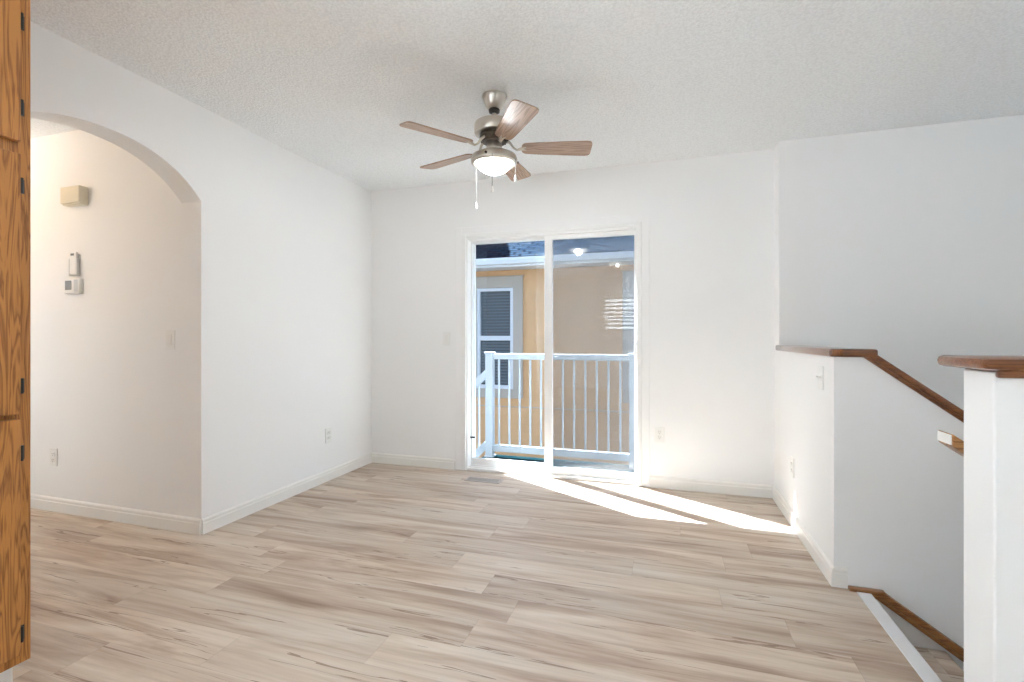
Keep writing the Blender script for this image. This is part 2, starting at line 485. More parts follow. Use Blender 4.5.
cp = thing('trim_1', 'brown wooden cap on the corner half wall, sloping down with the stairs', 'wood cap', (XR + .06, YS + .06, CAPB), kind='structure')
MB().box(XR - .022, XR + .142, YS - .024, YF - .001, CAPB, CAPB + .036, bev=0.010, seg=3).build('level_cap', M['cap_y'], cp, smooth=True)
MB().box(XR + .02, 0.893, YS - .0245, YS + .1445, CAPB - .0005, CAPB + .0355, bev=0.010, seg=3).build('cap_return', M['cap'], cp, smooth=True)
th = math.atan(sl)
ln = (xe - x_brk) / cos(th) - .02
m4 = Matrix.Translation((x_brk - .006, YS + .06, CAPB + .013)) @ Matrix.Rotation(th, 4, 'Y')
sc_ = MB().box(0, ln, -.084, .084, 0.0, .027, bev=0.009, seg=3, mat=m4)
sc_.box(0.0, ln, -.074, -.0605, -.013, 0.001, bev=0.004, mat=m4)
sc_.build('sloped_cap', M['cap'], cp, smooth=True)

cg = thing('trim_2', 'brown wooden cap on the white half wall end nearest the camera', 'wood cap', (XR + .8, (YC0 + YC1) / 2, CAPB + .006), kind='structure')
MB().box(XR - .040, XE, YC0 - .035, YC1 + .045, CAPB + .012, CAPB + .041, bev=0.0135, seg=2).build('cap_board', M['cap'], cg, smooth=True)
mo = MB()
mo.box(XR + .000, XE, YC0 - .018, YC0 - .0005, CAPB - .006, CAPB + .013, bev=0.005)
mo.box(XR + .004, XE, YC0 + .002, YC1 - .002, CAPB + .0065, CAPB + .0125)
mo.build('cap_moulding', M['cap'], cg, smooth=True)

# moulding along the foot of the half wall, following the stairs
sk = thing('trim_3', 'brown wooden moulding running down the wall beside the stairs', 'stair moulding', (.80, YS, 0), kind='structure')
MB().box(.782, .918, YS - .034, YS - .0005, -.022, .014, bev=0.006).build('level_moulding', M['skirt'], sk, smooth=True)
m4 = Matrix.Translation((.908, YS, .014)) @ Matrix.Rotation(math.atan(.69), 4, 'Y')
sm = MB().box(0, 1.9, -.034, -.0005, -.028, 0.0, bev=0.006, mat=m4)
sm.box(0, 1.9, -.022, -.0005, -.046, -.0275, bev=0.005, mat=m4)
sm.build('sloped_moulding', M['skirt'], sk, smooth=True)

# ------------------------------------------------------------------ stairs
st = thing('staircase', 'plank stairs going down beside the half wall on the right', 'stairs', (.86, (YC1 + YS) / 2, 0), kind='structure')
MB().box(.806, .862, YC1 + .004, YS - .036, -.012, .004, bev=0.003).build('edge_strip', M['alu'], st)
for k in range(5):
    z = -.20 * (k + 1) - .01
    x0 = .853 + .265 * k
    MB().box(x0 - .001, x0 + .29, YC1 + .006, YS - .004, z - .04, z, bev=0.008).build('tread', M['floor'], st)
    MB().box(x0, x0 + .018, YC1 + .006, YS - .004, z + .001, z + .165, bev=0.0).build('riser', M['trim'], st)

# handrail on the stair side of the guard wall
hr = thing('handrail', 'wooden handrail with a cut end, behind the white half wall end', 'handrail', (.76, 1.60, .82))
rl = 1.5
rail_mb = MB()
x0r = .757
rail_mb.prism([(x0r, 1.638, .822), (x0r, 1.638, .857), (x0r + 1.2, 1.638, .857 - 1.2 * .70), (x0r + 1.2, 1.638, .812 - 1.2 * .70)], (0, .078, 0), bev=0.004)
rail_mb.build('rail', M['rail'], hr, smooth=True)
MB().prism([(x0r - .0025, 1.642, .826), (x0r - .0025, 1.642, .853), (x0r - .0025, 1.712, .853), (x0r - .0025, 1.712, .826)], (.003, 0, 0)).build('end_cap', M['trim'], hr)['label'] = 'pale end face of the handrail'
for xb in (1.0, 1.6):
    zb = .82 - .70 * (xb - x0r)
    MB().tube([(xb, YC1, zb - .07), (xb, YC1 + .06, zb - .07), (xb, 1.675, zb - .045), (xb, 1.675, zb + .005)], .008).build('bracket', M['nickel'], hr, smooth=True)

# ------------------------------------------------------------------ baseboards
def baseboard(name, a, b, nrm, label):
    """a->b along the wall foot at floor, nrm points into the room."""
    a = Vector((a[0], a[1], 0)); b = Vector((b[0], b[1], 0)); n = Vector((nrm[0], nrm[1], 0))
    z = Vector((0, 0, 1))
    prof = [(0, 0), (.013, 0), (.013, .060), (.010, .064), (.010, .078), (.006, .084), (0, .088)]
    pts = [a + n * (d + .0005) + z * (h + .0005) for d, h in prof]
    struct(MB().prism(pts, b - a), name, M['trim'], label, 'baseboard')

baseboard('baseboard_left', (XL, YH), (XL, YB), (1, 0), 'white baseboard along the left wall from arch to back corner')
baseboard('baseboard_hall', (-4.75, YH), (XL - .0, YH), (0, -1), 'white baseboard along the hallway wall under the thermostat')
baseboard('baseboard_back_left', (XL + .014, YB), (DX0 - .062, YB), (0, -1), 'white baseboard on the back wall left of the patio door')
baseboard('baseboard_back_right', (DX1 + .062, YB), (XR - .014, YB), (0, -1), 'white baseboard on the back wall right of the patio door')
baseboard('baseboard_half_wall', (XR, YS - .0135), (XR, YB - .0), (-1, 0), 'white baseboard along the half wall facing the room')
baseboard('baseboard_half_wall_end', (XR, YS), (.780, YS), (0, -1), 'short baseboard return at the half wall corner by the stairs')

# ------------------------------------------------------------------ patio door
d1 = thing('door_1', 'white sliding patio door with two glass panels onto the deck', 'patio door', ((DX0 + DX1) / 2, YB + .07, 0), kind='structure')
def ring(mb, x0, x1, z0, z1, y0, y1, wl, wr, wb_, wt, bev=0.003):
    mb.box(x0, x0 + wl, y0, y1, z0, z1, bev=bev); mb.box(x1 - wr, x1, y0, y1, z0, z1, bev=bev)
    mb.box(x0 + wl - .001, x1 - wr + .001, y0, y1, z1 - wt, z1, bev=bev)
    if wb_: mb.box(x0 + wl - .001, x1 - wr + .001, y0, y1, z0, z0 + wb_, bev=bev)
    return mb
fr = MB()
ring(fr, DX0, DX1, .001, DZ, YB - .016, YB + .002, .040, .036, 0, .030, bev=0.005)          # bright inner flange
ring(fr, DX0 + .014, DX1 - .014, 0.001, DZ - .014, YB + .001, YB + .149, .036, .030, .022, .036)   # jambs, head, sill
ring(fr, DX0 - .03, DX1 + .03, 0.001, DZ + .03, YB + .151, YB + .176, .088, .080, 0, .090)   # outside brick mould
fr.box(DX0 + .04, DX1 - .04, YB + .028, YB + .032, .020, .030); fr.box(DX0 + .04, DX1 - .04, YB + .068, YB + .073, .020, .036)
fr.build('frame', M['vinyl'], d1)
cs = ring(MB(), DX0 - .058, DX1 + .058, .001, DZ + .056, YB - .008, YB - .0005, .0575, .0575, 0, .0555, bev=0.003)
cs.build('casing', M['wall'], d1)
fy0, fy1 = YB + .075, YB + .108
fp = ring(MB(), -1.590, -.872, .024, 1.972, fy0, fy1, .014, .064, .066, .042)
fpo = fp.build('fixed_panel', M['vinyl'], d1)
MB().box(-1.578, -.934, fy0 + .012, fy0 + .020, .086, 1.934).build('pane', M['glass'], fpo)
sy0, sy1 = YB + .034, YB + .067
sp_ = ring(MB(), -.928, -.190, .022, 1.956, sy0, sy1, .064, .032, .058, .045)
spo = sp_.build('sliding_panel', M['vinyl'], d1)
MB().box(-.866, -.220, sy0 + .012, sy0 + .020, .078, 1.913).build('pane', M['glass'], spo)
hd = MB()
hd.box(-.222, -.186, sy0 - .014, sy0 - .0002, .98, 1.12, bev=0.005)
hd.tube([(-.212, sy0 - .012, 1.10), (-.214, sy0 - .038, 1.09), (-.214, sy0 - .042, 1.05), (-.214, sy0 - .038, 1.01), (-.212, sy0 - .012, 1.0)], .008)
hd.build('handle', M['vinyl'], spo, smooth=True)
MB().box(-.205, -.192, sy0 - .03, sy0 - .012, 1.122, 1.14, bev=0.004).build('lock_lever', M['vinyl'], spo)
MB().box(-1.594, -1.546, fy0 - .012, fy0 + .004, .262, .276, bev=0.003).build('security_latch', M['dark'], d1)['label'] = 'small black security latch'
scf = ring(MB(), -.92, -.20, .03, 1.955, YB + .118, YB + .132, .022, .022, .03, .024)
sco = scf.build('screen_panel', M['vinyl'], d1)
MB().box(-.900, -.220, YB + .124, YB + .125, .058, 1.933).build('mesh_screen', M['screen'], sco)

# ------------------------------------------------------------------ window behind the camera (seen mirrored in the door glass)
wn = thing('window_1', 'kitchen window with white blinds in the wall behind the camera', 'window', ((WX0 + WX1) / 2, YN - .07, WZ0), kind='structure')
ring(MB(), WX0 + .001, WX1 - .001, WZ0 + .001, WZ1 - .001, YN - .14, YN - .07, .05, .05, .05, .05).build('frame', M['vinyl'], wn)
ring(MB(), WX0 - .06, WX1 + .06, WZ0 - .06, WZ1 + .06, YN + .0005, YN + .016, .0605, .0605, .0605, .0605).build('casing', M['trim'], wn)
MB().box(WX0 + .05, WX1 - .05, YN - .11, YN - .102, WZ0 + .05, WZ1 - .05).build('pane', M['glass'], wn)
bl = thing('window_blind', 'white slatted blind hanging in the window behind the camera', 'blind', ((WX0 + WX1) / 2, YN - .03, WZ1 - .05))
MB().box(WX0 + .004, WX1 - .004, YN - .055, YN - .012, WZ1 - .05, WZ1 - .004, bev=.003).build('head_rail', M['blind'], bl)
sl_ = MB()
zz = WZ0 + .04
while zz < WZ1 - .06:
    sl_.box(WX0 + .008, WX1 - .008, -.031, .031, -.005, .005, mat=Matrix.Translation((0, YN - .034, zz)) @ Matrix.Rotation(R(24), 4, 'X'))
    zz += .085
sl_.box(WX0 + .008, WX1 - .008, YN - .05, YN - .02, WZ0 + .006, WZ0 + .02, bev=.003)
for xx in (WX0 + .2, WX1 - .2): sl_.tube([(xx, YN - .034, WZ0 + .01), (xx, YN - .034, WZ1 - .04)], .0015, 6)
sl_.build('slats', M['blind'], bl)

w2 = thing('added_window_2', 'added large side window for sunlight in the left wall behind the camera', 'window', (XL - .07, (WY0 + WY1) / 2, WL0), kind='structure')  # unseen window added to let sun and terrace bounce brighten the room
rot = Matrix.Rotation(R(90), 4, 'Z')
fm = MB()
for a, b in ((WY0, WY0 + .05), (WY1 - .05, WY1), ((WY0 + WY1) / 2 - .03, (WY0 + WY1) / 2 + .03)):
    fm.box(XL - .12, XL - .06, a + .001, b - .001, WL0 + .001, WL1 - .001, bev=.003)
fm.box(XL - .12, XL - .06, WY0 + .05, WY1 - .05, WL0 + .001, WL0 + .05, bev=.003); fm.box(XL - .12, XL - .06, WY0 + .05, WY1 - .05, WL1 - .05, WL1 - .001, bev=.003)
fm.build('frame', M['vinyl'], w2)
for a, b in ((WY0 + .05, (WY0 + WY1) / 2 - .03), ((WY0 + WY1) / 2 + .03, WY1 - .05)):
    MB().box(XL - .095, XL - .087, a, b, WL0 + .05, WL1 - .05).build('pane', M['glass'], w2)

w3 = thing('added_window_3', 'small added window for sunlight in the end wall of the hallway', 'window', (-4.82, (HW[0] + HW[1]) / 2, HW[2]), kind='structure')  # unseen window added so a sun patch lights the hall wall
fm = MB()
for a, b in ((HW[0], HW[0] + .04), (HW[1] - .04, HW[1])): fm.box(-4.87, -4.81, a + .001, b - .001, HW[2] + .001, HW[3] - .001, bev=.003)
for a, b in ((HW[2], HW[2] + .04), (HW[3] - .04, HW[3])): fm.box(-4.87, -4.81, HW[0] + .04, HW[1] - .04, a + .001, b - .001, bev=.003)
fm.build('frame', M['vinyl'], w3)
MB().box(-4.845, -4.838, HW[0] + .04, HW[1] - .04, HW[2] + .04, HW[3] - .04).build('pane', M['glass'], w3)

# ------------------------------------------------------------------ ceiling fan
FX, FY = -.885, 2.484
fan = thing('ceiling_fan', 'five-blade ceiling fan with brushed nickel motor and lit glass bowl', 'ceiling fan', (FX, FY, H - .0005))
c = (FX, FY, 0)
MB().lathe([(.0, H - .001), (.064, H - .001), (.066, H - .010), (.060, H - .026), (.050, H - .052), (.040, H - .070), (.028, H - .076), (.0, H - .076)], c).build('canopy', M['nickel'], fan, smooth=True)
MB().lathe([(.0, 2.368), (.026, 2.368), (.031, 2.360), (.029, 2.348), (.016, 2.341), (.0, 2.341)], c).build('rod_ball', M['black'], fan, smooth=True)
MB().lathe([(.0, 2.343), (.0125, 2.343), (.0125, 2.288), (.0, 2.288)], c, 20).build('downrod', M['nickel'], fan, smooth=True)
MB().lathe([(.0, 2.302), (.030, 2.302), (.034, 2.296), (.090, 2.292), (.104, 2.286), (.108, 2.278), (.108, 2.236), (.104, 2.228), (.070, 2.224), (.0, 2.224)], c, 48).build('motor_housing', M['nickel'], fan, smooth=True)
vt = MB().lathe([(.0, 2.225), (.074, 2.225), (.080, 2.210), (.064, 2.184), (.0, 2.184)], c, 40)
for k in range(20):
    a = 2 * pi * k / 20
    vt.box(-.003, .003, -.004, .004, 2.190, 2.222, mat=Matrix.Translation((FX + .073 * cos(a), FY + .073 * sin(a), 0)) @ Matrix.Rotation(a, 4, 'Z'))
vt.build('vent_ring', M['bronze'], fan, smooth=True)
MB().lathe([(.0, 2.186), (.040, 2.186), (.042, 2.160), (.046, 2.150), (.042, 2.142), (.036, 2.122), (.0, 2.122)], c, 32).build('switch_housing', M['nickel'], fan, smooth=True)
MB().lathe([(.0, 2.128), (.050, 2.128), (.098, 2.120), (.120, 2.108), (.127, 2.090), (.125, 2.070), (.113, 2.062), (.105, 2.068), (.102, 2.100), (.0, 2.106)], c, 48).build('light_fitter', M['nickel'], fan, smooth=True)
bp = [(.101, 2.090)]
for k in range(1, 11):
    a = (pi / 2) * k / 10
    bp.append((.101 * cos(a) if k < 10 else 0.0, 2.090 - .078 * sin(a)))
bowl = MB(); 
rings_ = bp
bb = bowl
seg = 48
rr = []
for r_, z_ in rings_:
    if r_ < 1e-6: rr.append([bb.b.verts.new(Vector((FX, FY, z_)))])
    else: rr.append([bb.b.verts.new(Vector((FX + r_ * cos(2 * pi * k / seg), FY + r_ * sin(2 * pi * k / seg), z_))) for k in range(seg)])
for a_, b_ in zip(rr[:-1], rr[1:]):
    for k in range(seg):
        k2 = (k + 1) % seg
        if len(b_) == 1: bb.b.faces.new((a_[k], b_[0], a_[k2]))
        else: bb.b.faces.new((a_[k], b_[k], b_[k2], a_[k2]))
bmesh.ops.recalc_face_normals(bb.b, faces=bb.b.faces)
bb.build('glass_bowl', M['bowl'], fan, smooth=True)['label'] = 'lit frosted glass bowl'
for k in range(3):
    a = R(30 + 120 * k)
    MB().lathe([(0, 0), (.006, 0), (.007, .006), (.005, .012), (0, .012)], (0, 0, 0), 12, Matrix.Translation((FX + .124 * cos(a), FY + .124 * sin(a), 2.086)) @ Matrix.Rotation(a, 4, 'Z') @ Matrix.Rotation(R(90), 4, 'Y')).build('thumb_screw', M['black'], fan, smooth=True)

# blades: mesh along +x, turned as child objects
BZ = 2.152
def blade_mesh():
    mb = MB()
    r0, r1 = .150, .528
    pts = []
    def wdt(u): return .046 + .020 * u ** 0.8
    n = 14
    top = []
    for i in range(n + 1):
        u = i / n; x = r0 + .02 + (r1 - .03 - r0 - .02) * u
        top.append((x, wdt(u)))
    # rounded corners at both ends
    root = [(r0, .022), (r0 + .006, .036)]
    tip = [(r1 - .012, .062), (r1 - .003, .052), (r1, .040)]
    up_ = root + top + tip
    outline = [(x, y) for x, y in up_] + [(x, -y) for x, y in reversed(up_)]
    mb.prism([(x, y, -.003) for x, y in outline], (0, 0, .006))
    return mb
bm_ = blade_mesh()
b0 = bm_.build('blade', M['blade'], None, origin=(0, 0, 0))
b0.parent = fan; b0.location = (0, 0, BZ - fan.location.z)
iron = MB()
iron.tube([(.066, 0, .052), (.088, 0, .030), (.104, 0, .004), (.124, 0, -.010), (.146, .004, -.004), (.180, .012, .004), (.195, .018, .008)], [.008, .007, .006, .006, .006, .006, .005], 10)
iron.tube([(.124, 0, -.010), (.146, -.006, -.004), (.180, -.014, .004), (.195, -.018, .008)], [.006, .006, .006, .005], 10)
iron.prism([(.175, -.026, .0032), (.175, .026, .0032), (.225, .034, .0032), (.252, .0, .0032), (.225, -.034, .0032)], (0, 0, .0025))
i0 = iron.build('blade_bracket', M['nickel'], None, smooth=True, origin=(0, 0, 0))
i0.parent = b0
def set_blade(b, deg): b.rotation_mode = 'ZYX' if False else 'XYZ'; b.rotation_euler = (R(-12), 0, R(deg))
set_blade(b0, 17.5)
for k in range(1, 5):
    nb = b0.copy(); COL.objects.link(nb); nb.parent = fan; nb.location = b0.location
    ni = i0.copy(); COL.objects.link(ni); ni.parent = nb
    set_blade(nb, 17.5 + 72 * k)

rgt = Vector((cos(YAW), sin(YAW), 0)); fwd = Vector((-sin(YAW), cos(YAW), 0))
for off, dep, z1, fob in ((-.104, .070, 1.874, True), (-.006, -.128, 1.905, True), (.116, -.05, 1.985, True)):
    p = Vector((FX, FY, 0)) + rgt * off + fwd * dep
    ch = MB().tube([(p.x, p.y, 2.076), (p.x, p.y, z1)], .0013, 6).build('pull_chain', M['chain'], fan)
    MB().lathe([(0, z1 + .004), (.003, z1 + .002), (.007, z1 - .014), (.0085, z1 - .022), (.006, z1 - .030), (0, z1 - .032)], (p.x, p.y, 0), 14).build('fob', M['fob'], ch, smooth=True)

FAN_W = 16.0
fl_ = light('fan_bulb', 'POINT', (FX, FY, 2.040), FAN_W, (0.93, 0.98, 1.02), shadow_soft_size=.032)

# ------------------------------------------------------------------ other lamps of the home
def flush_lamp(x, y, label, power, col, r=.15):
    t = thing('ceiling_lamp', label, 'ceiling lamp', (x, y, H - .0005))
    MB().lathe([(0, H - .001), (r + .012, H - .001), (r + .014, H - .012), (r + .006, H - .026), (0, H - .026)], (x, y, 0), 40).build('base', M['nickel'], t, smooth=True)
    pr = [(r, H - .024)]
    for k in range(1, 9):
        a = (pi / 2) * k / 8
        pr.append((r * cos(a) if k < 8 else 0.0, H - .024 - .075 * sin(a)))
    MB().lathe(pr[:1] + pr[1:], (x, y, 0), 40).build('glass_bowl', M['bowl'], t, smooth=True)
    l = light('lamp_bulb', 'POINT', (x, y, H - .058), power, col, shadow_soft_size=.025)
    return t
flush_lamp(-.79, -.95, 'round flush ceiling lamp behind the camera, mirrored in the door glass', 8.0, (.95, .97, 1.0))
flush_lamp(-4.15, 1.36, 'round flush ceiling lamp in the hallway beyond the arch', 6.5, (1.0, .68, .40), .13)

# ------------------------------------------------------------------ oak pantry
PX, PY = -1.93, 1.0115
pn = thing('pantry_cabinet', 'tall honey oak pantry cabinet at the left edge beside the arch', 'cabinet', ((XL + PX) / 2, .70, 0))
PB = .40
MB().box(XL + .003, PX, PB, PY, .10, 2.40, bev=0.0015).build('carcass', M['oak'], pn)
MB().box(XL + .003, PX - .07, PB, PY - .01, .001, .0995).build('toe_kick', M['trim'], pn)
def raised_door(z0, z1, name='door'):
    mb = MB()
    y0, y1 = PB + .02, .976
    xf = PX + .0225
    s_ = .056
    mb.box(PX + .001, xf, y1 - s_, y1, z0, z1, bev=0.003); mb.box(PX + .001, xf, y0, y0 + s_, z0, z1, bev=0.003)
    mb.box(PX + .001, xf - .0005, y0 + s_ - .001, y1 - s_ + .001, z0, z0 + s_, bev=0.003)
    mb.box(PX + .001, xf - .0005, y0 + s_ - .001, y1 - s_ + .001, z1 - s_, z1, bev=0.003)
    mb.box(PX + .001, PX + .010, y0 + s_ - .004, y1 - s_ + .004, z0 + s_ - .004, z1 - s_ + .004)
    mb.box(PX + .009, PX + .018, y0 + s_ + .03, y1 - s_ - .03, z0 + s_ + .03, z1 - s_ - .03, bev=0.006)
    return mb.build(name, M['oak'], pn)
def hinge(door, z):
    MB().lathe([(0, z - .024), (.0045, z - .024), (.0045, z + .024), (0, z + .024)], (PX + .014, .9815, 0), 12).box(PX + .0005, PX + .003, .9825, .994, z - .022, z + .022).build('hinge', M['black'], door)
dtop = raised_door(1.732, 2.37); dmid = raised_door(.885, 1.694); dlow = raised_door(.135, .870)
PZ = lambda v, k=1.0: v
for d_, zs in ((dtop, (2.113, 1.842)), (dmid, (1.598, .972)), (dlow, (.762, .196))):
    for z in zs: hinge(d_, z)

# ------------------------------------------------------------------ wall plates (mesh in local x-z plane, facing -y)
def plate(name, label, cat, group, kind, w_=.072, h_=.116):
    t = thing(name, label, cat, (0, 0, 0), group)
    MB().box(-w_ / 2, w_ / 2, -.006, -.0004, -h_ / 2, h_ / 2, bev=0.0025).build('cover_plate', M['plate'], t)
    if kind == 'toggle':
        for dx in (-.023, .023):
            g = MB().box(dx - .006, dx + .006, -.0075, -.0055, -.013, .013, bev=.0008)
            g.box(dx - .004, dx + .004, -.016, -.0065, .0, .008, bev=.0012)
            g.build('toggle', M['device'], t)
    elif kind == 'rocker':
        MB().box(-.0165, .0165, -.0095, -.0055, -.033, .033, bev=.002).build('rocker', M['device'], t)
    else:
        for z in (-.0195, .0195):
            s_ = MB().box(-.0165, .0165, -.0085, -.0055, z - .0135, z + .0135, bev=.003).build('socket', M['device'], t)
            q = MB()
            for dx in (-.006, .006): q.box(dx - .001, dx + .001, -.0090, -.0080, z + .001, z + .009)
            q.box(-.002, .002, -.0090, -.0080, z - .009, z - .005)
            q.build('slots', M['dark'], s_)
    for z in ((-.042, .042) if kind != 'outlet' else (0,)):
        MB().lathe([(0, 0), (.003, 0), (.0025, .0012), (0, .0014)], (0, 0, 0), 10, Matrix.Translation((0, -.0058, z)) @ Matrix.Rotation(R(90), 4, 'X')).build('screw', M['device'], t)
    return t
def place(o, x, y, z, rz): o.location = (x, y, z); o.rotation_euler = (0, 0, R(rz)); return o
out0 = plate('power_outlet', 'white outlet low on the back wall right of the patio door', 'outlet', 'wall outlets', 'outlet')
place(out0, -.037, YB, .396, 0)
for x, y, z, rz, lab in ((XL, 3.19, .356, 90, 'white outlet low on the left wall near the back corner'),
                         (-3.775, YH, .348, 0, 'white outlet low on the hallway wall beside the pantry'),
                         (XR, 3.262, .350, -90, 'white outlet low on the half wall facing the room')):
    o = copy_tree(out0); o['label'] = lab; place(o, x, y, z, rz)
sw0 = plate('light_switch', 'white light switch on the hallway wall near the arch edge', 'light switch', 'light switches', 'rocker')
place(sw0, -2.755, YH, 1.108, 0)
o = copy_tree(sw0); o['label'] = 'white light switch on the back wall left of the patio door'; place(o, -1.776, YB, 1.114, 0)
tg = plate('light_switch', 'white double switch plate high on the half wall below the wooden cap', 'light switch', 'light switches', 'toggle', .095, .116)
place(tg, XR, 2.718, .927, -90)

# hallway devices
t = thing('door_chime', 'cream plastic door chime box high on the hallway wall', 'door chime', (-3.54, YH, 1.97))
MB().box(-3.622, -3.450, YH - .055, YH - .0005, 1.962, 2.066, bev=.005).build('cover', M['cream'], t)
MB().box(-3.616, -3.456, YH - .044, YH - .002, 1.953, 1.9625, bev=.002).build('base', M['cream'], t)
t = thing('remote_holder', 'slim white fan remote in its cradle above the thermostat', 'remote control', (-3.56, YH, 1.51))
cr = MB().box(-3.606, -3.526, YH - .006, YH - .0005, 1.512, 1.650, bev=.002)
cr.box(-3.606, -3.599, YH - .018, YH - .005, 1.512, 1.622, bev=.002); cr.box(-3.533, -3.526, YH - .018, YH - .005, 1.512, 1.622, bev=.002)
cr.box(-3.606, -3.526, YH - .018, YH - .005, 1.512, 1.519, bev=.002)
cr.build('cradle', M['grey'], t)
rm = MB().box(-3.596, -3.536, YH - .020, YH - .0065, 1.521, 1.664, bev=.005).build('remote', M['device'], t)
MB().box(-3.584, -3.552, YH - .0215, YH - .0195, 1.640, 1.654, bev=.001).build('button', M['lcd'], rm)
t = thing('thermostat', 'white wall thermostat with a small grey display, under the remote', 'thermostat', (-3.57, YH, 1.40))
MB().box(-3.640, -3.492, YH - .006, YH - .0005, 1.396, 1.496, bev=.002).build('wall_plate', M['plate'], t)
bd = MB().box(-3.632, -3.500, YH - .026, YH - .0055, 1.400, 1.492, bev=.004).build('body', M['device'], t)
MB().box(-3.624, -3.566, YH - .0275, YH - .0255, 1.424, 1.482, bev=.001).build('display', M['lcd'], bd)
MB().box(-3.544, -3.508, YH - .0275, YH - .0255, 1.410, 1.486, bev=.001).build('cover_flap', M['grey'], bd)

# floor vent
t = thing('floor_vent', 'flat metal floor register in the planks before the patio door', 'floor vent', (-1.355, 3.56, 0))
vf = MB()
vx0, vx1, vy0, vy1 = -1.50, -1.21, 3.508, 3.612
vf.box(vx0, vx1, vy0, vy0 + .014, .0005, .005, bev=.0015); vf.box(vx0, vx1, vy1 - .014, vy1, .0005, .005, bev=.0015)
vf.box(vx0, vx0 + .016, vy0 + .013, vy1 - .013, .0005, .005); vf.box(vx1 - .016, vx1, vy0 + .013, vy1 - .013, .0005, .005)
vf.build('frame', M['vent'], t)
vs_ = MB()
for k in range(16):
    xx = vx0 + .024 + k * .0158
    vs_.box(xx, xx + .008, vy0 + .013, vy1 - .013, .001, .0042)
vs_.build('louvers', M['vent'], t)
MB().box(vx0 + .014, vx1 - .014, vy0 + .012, vy1 - .012, .0003, .0009).build('duct', M['dark'], t)

# ------------------------------------------------------------------ outside: own siding, deck, railing
sd = MB()
z = -1.5
while z < 2.8:
    for (x0, x1, zz0, zz1) in ((-6.0, DX0 - .03, -1.5, 2.8), (DX1 + .03, 3.5, -1.5, 2.8), (DX0 - .03, DX1 + .03, DZ + .03, 2.8), (DX0 - .03, DX1 + .03, -1.5, -.08)):
        a, b = max(z, zz0), min(z + .11, zz1)
        if b - a > .01:
            sd.prism([(x0, YB + .151, a), (x0, YB + .176, a), (x0, YB + .160, b), (x0, YB + .151, b)], (x1 - x0, 0, 0))
    z += .11
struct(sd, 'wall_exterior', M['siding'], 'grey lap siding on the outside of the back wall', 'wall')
struct(MB().box(-18, 14, -20, 22, -1.75, -1.6), 'ground', M['ground'], 'gravel yard around and between the two houses', 'ground')

struct(MB().box(-9, -2.68, -7, .85, -1.599, -.12), 'ground_bounce_terrace', M['concrete'], 'added pale concrete terrace bouncing sunlight in through the side window', 'patio')  # unseen slab added as a sun reflector for the ceiling

dk = thing('deck', 'small deck covered in teal outdoor carpet outside the patio door', 'deck', (-1.0, 4.3, -1.6))
MB().box(-1.745, -.15, YB + .18, 4.68, -.088, -.076, bev=.002).build('carpet', M['turf'], dk)
MB().box(-1.745, -.15, YB + .18, 4.67, -.24, -.0885, bev=.002).build('platform', M['ext_white'], dk)
for x, y in ((-1.68, 4.6), (-.22, 4.6)):
    MB().box(x - .045, x + .045, y - .045, y + .045, -1.599, -.2405, bev=.004).build('support_post', M['ext_white'], dk)
for k in range(6):
    MB().box(-1.745 - .21 * (k + 1), -1.745 - .21 * k + .02, YB + .22, 4.66, -.29 - .20 * k, -.255 - .20 * k, bev=.004).build('step', M['turf'], dk)
mm = MB().prism([(-1.745, 4.63, -.24), (-1.745, 4.63, -.42), (-3.0, 4.63, -1.599), (-2.82, 4.63, -1.26)], (0, .035, 0))
mm.build('stair_stringer', M['ext_white'], dk)

rg = thing('deck_railing', 'white metal picket railing on the deck edge outside the glass', 'railing', (-1.0, 4.6, -.076))
RY = 4.60
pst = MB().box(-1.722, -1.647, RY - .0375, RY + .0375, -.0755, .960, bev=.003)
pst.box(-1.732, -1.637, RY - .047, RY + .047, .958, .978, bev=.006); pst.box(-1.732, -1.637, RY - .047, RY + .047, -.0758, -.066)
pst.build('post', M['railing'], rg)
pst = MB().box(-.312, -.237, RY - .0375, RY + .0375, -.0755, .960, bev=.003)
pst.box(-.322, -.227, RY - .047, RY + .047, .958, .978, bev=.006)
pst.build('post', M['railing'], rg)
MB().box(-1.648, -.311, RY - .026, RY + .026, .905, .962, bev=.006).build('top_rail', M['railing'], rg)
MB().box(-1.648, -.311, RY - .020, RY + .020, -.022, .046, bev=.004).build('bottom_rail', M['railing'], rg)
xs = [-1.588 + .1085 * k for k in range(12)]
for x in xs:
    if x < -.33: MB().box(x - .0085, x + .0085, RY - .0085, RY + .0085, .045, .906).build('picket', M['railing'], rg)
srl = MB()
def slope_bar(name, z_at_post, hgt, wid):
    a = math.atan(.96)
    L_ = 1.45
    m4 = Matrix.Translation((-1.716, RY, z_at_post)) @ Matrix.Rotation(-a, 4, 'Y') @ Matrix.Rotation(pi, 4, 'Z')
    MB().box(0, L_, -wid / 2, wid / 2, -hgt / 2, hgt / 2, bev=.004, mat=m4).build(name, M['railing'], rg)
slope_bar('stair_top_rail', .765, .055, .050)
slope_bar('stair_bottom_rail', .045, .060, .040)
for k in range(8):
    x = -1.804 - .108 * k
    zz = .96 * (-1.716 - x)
    MB().box(x - .0085, x + .0085, RY - .0085, RY + .0085, .045 - zz, .765 - zz).build('picket', M['railing'], rg)

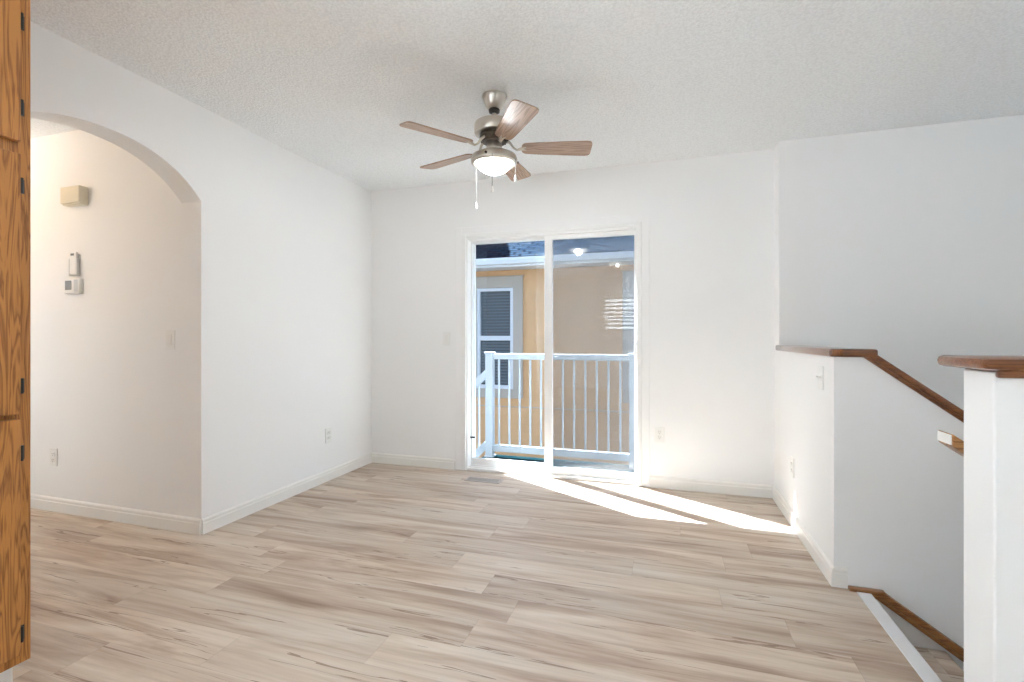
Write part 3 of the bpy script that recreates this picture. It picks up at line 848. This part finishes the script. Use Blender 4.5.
# pale house added behind so the mirrored kitchen window reads bright
bh = thing('added_rear_house', 'pale sided house added behind the home to brighten the kitchen window', 'house', (-1.5, -12.5, -1.6))
bhw = MB()
z = -1.599
while z < 3.6:
    bhw.prism([(-7, -12.0, z), (-7, -11.975, z), (-7, -11.992, min(z + .18, 3.6)), (-7, -12.0, min(z + .18, 3.6))], (11, 0, 0)); z += .18
bhw.box(-7, 4, -18, -12.0, -1.599, 3.6)
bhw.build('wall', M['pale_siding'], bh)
MB().prism([(-7.4, -11.6, 3.601), (-7.4, -18.4, 3.601), (-7.4, -15, 5.6)], (11.8, 0, 0)).build('roof', M['shingle'], bh)

# ------------------------------------------------------------------ neighbouring house
NY = 7.8
nb_ = thing('neighbour_house', 'tan stucco house next door with shingled roof, seen through the patio door', 'house', (-2, NY, -1.6))
wallp = MB()
WNX0, WNX1, WNZ0, WNZ1 = -3.095, -2.434, .249, 1.968
W2X0, W2X1 = -.46, .20
zt = 2.262
wallp.box(-9, WNX0, NY, NY + .25, -1.599, zt); wallp.box(WNX1, W2X0, NY, NY + .25, -1.599, zt); wallp.box(W2X1, 6, NY, NY + .25, -1.599, zt)
for a, b in ((WNX0, WNX1), (W2X0, W2X1)):
    wallp.box(a, b, NY, NY + .25, -1.599, WNZ0); wallp.box(a, b, NY, NY + .25, WNZ1, zt)
wallp.build('stucco_wall', M['stucco'], nb_)
MB().box(-9, 6, NY - .012, NY - .0005, -.055, -.040).build('control_joint', M['taupe'], nb_)
def house_window(x0, x1, zj=1.11):
    tr = MB()
    tr.box(x0 - .17, x0, NY - .03, NY - .0005, .095, 2.155, bev=.004); tr.box(x1, x1 + .17, NY - .03, NY - .0005, .095, 2.155, bev=.004)
    tr.box(x0 - .001, x1 + .001, NY - .03, NY - .0005, WNZ1, 2.155, bev=.004); tr.box(x0 - .001, x1 + .001, NY - .03, NY - .0005, .095, WNZ0, bev=.004)
    tr.box(x0 - .19, x1 + .19, NY - .045, NY - .0005, 2.15, 2.165, bev=.003)
    tr.box(x0 - .171, x1 + .171, NY - .033, NY - .029, 2.005, 2.012)
    tro = tr.build('window_surround', M['taupe'], nb_)
    wf = ring(MB(), x0 + .001, x1 - .001, WNZ0 + .001, WNZ1 - .001, NY - .012, NY + .09, .055, .055, .06, .055)
    wf.box(x0 + .05, x1 - .05, NY - .005, NY + .06, zj - .04, zj + .04, bev=.004)
    wo_ = wf.build('window', M['ext_white'], nb_)
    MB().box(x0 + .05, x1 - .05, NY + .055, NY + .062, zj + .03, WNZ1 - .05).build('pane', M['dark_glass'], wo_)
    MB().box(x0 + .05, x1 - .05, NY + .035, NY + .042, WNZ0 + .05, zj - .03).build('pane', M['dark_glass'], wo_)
house_window(WNX0, WNX1); house_window(W2X0, W2X1)
MB().box(-9, 6, 7.42, NY + .1, 2.2655, 2.280).build('soffit', M['fascia'], nb_)
gt = MB().box(-9, 6, 7.40, 7.42, 2.262, 2.395, bev=.002)
gt.prism([(-9, 7.399, 2.285), (-9, 7.33, 2.30), (-9, 7.31, 2.36), (-9, 7.31, 2.395), (-9, 7.399, 2.395)], (15, 0, 0))
gt.build('gutter', M['fascia'], nb_)
slp = .44
rf = MB()
ra = math.atan(slp)
me_r = MB().box(-9, 6, 0, 6.2, -.03, 0, mat=None)
ro = me_r.build('roof', M['shingle'], nb_, origin=(0, 0, 0))
ro.location = Vector((0, 7.36, 2.412)) - nb_.location
ro.rotation_euler = (ra, 0, 0)
up = MB().prism([(-9, 8.85, 2.9), (-2.97, 8.85, 2.9), (-2.97, 8.85, 3.07), (-4.98, 8.85, 6.01), (-9, 8.85, 6.01)], (0, .3, 0))  # unseen gable, added and shaped to cast the shadow edge on the roof
up.build('shadow_gable', M['stucco'], nb_)
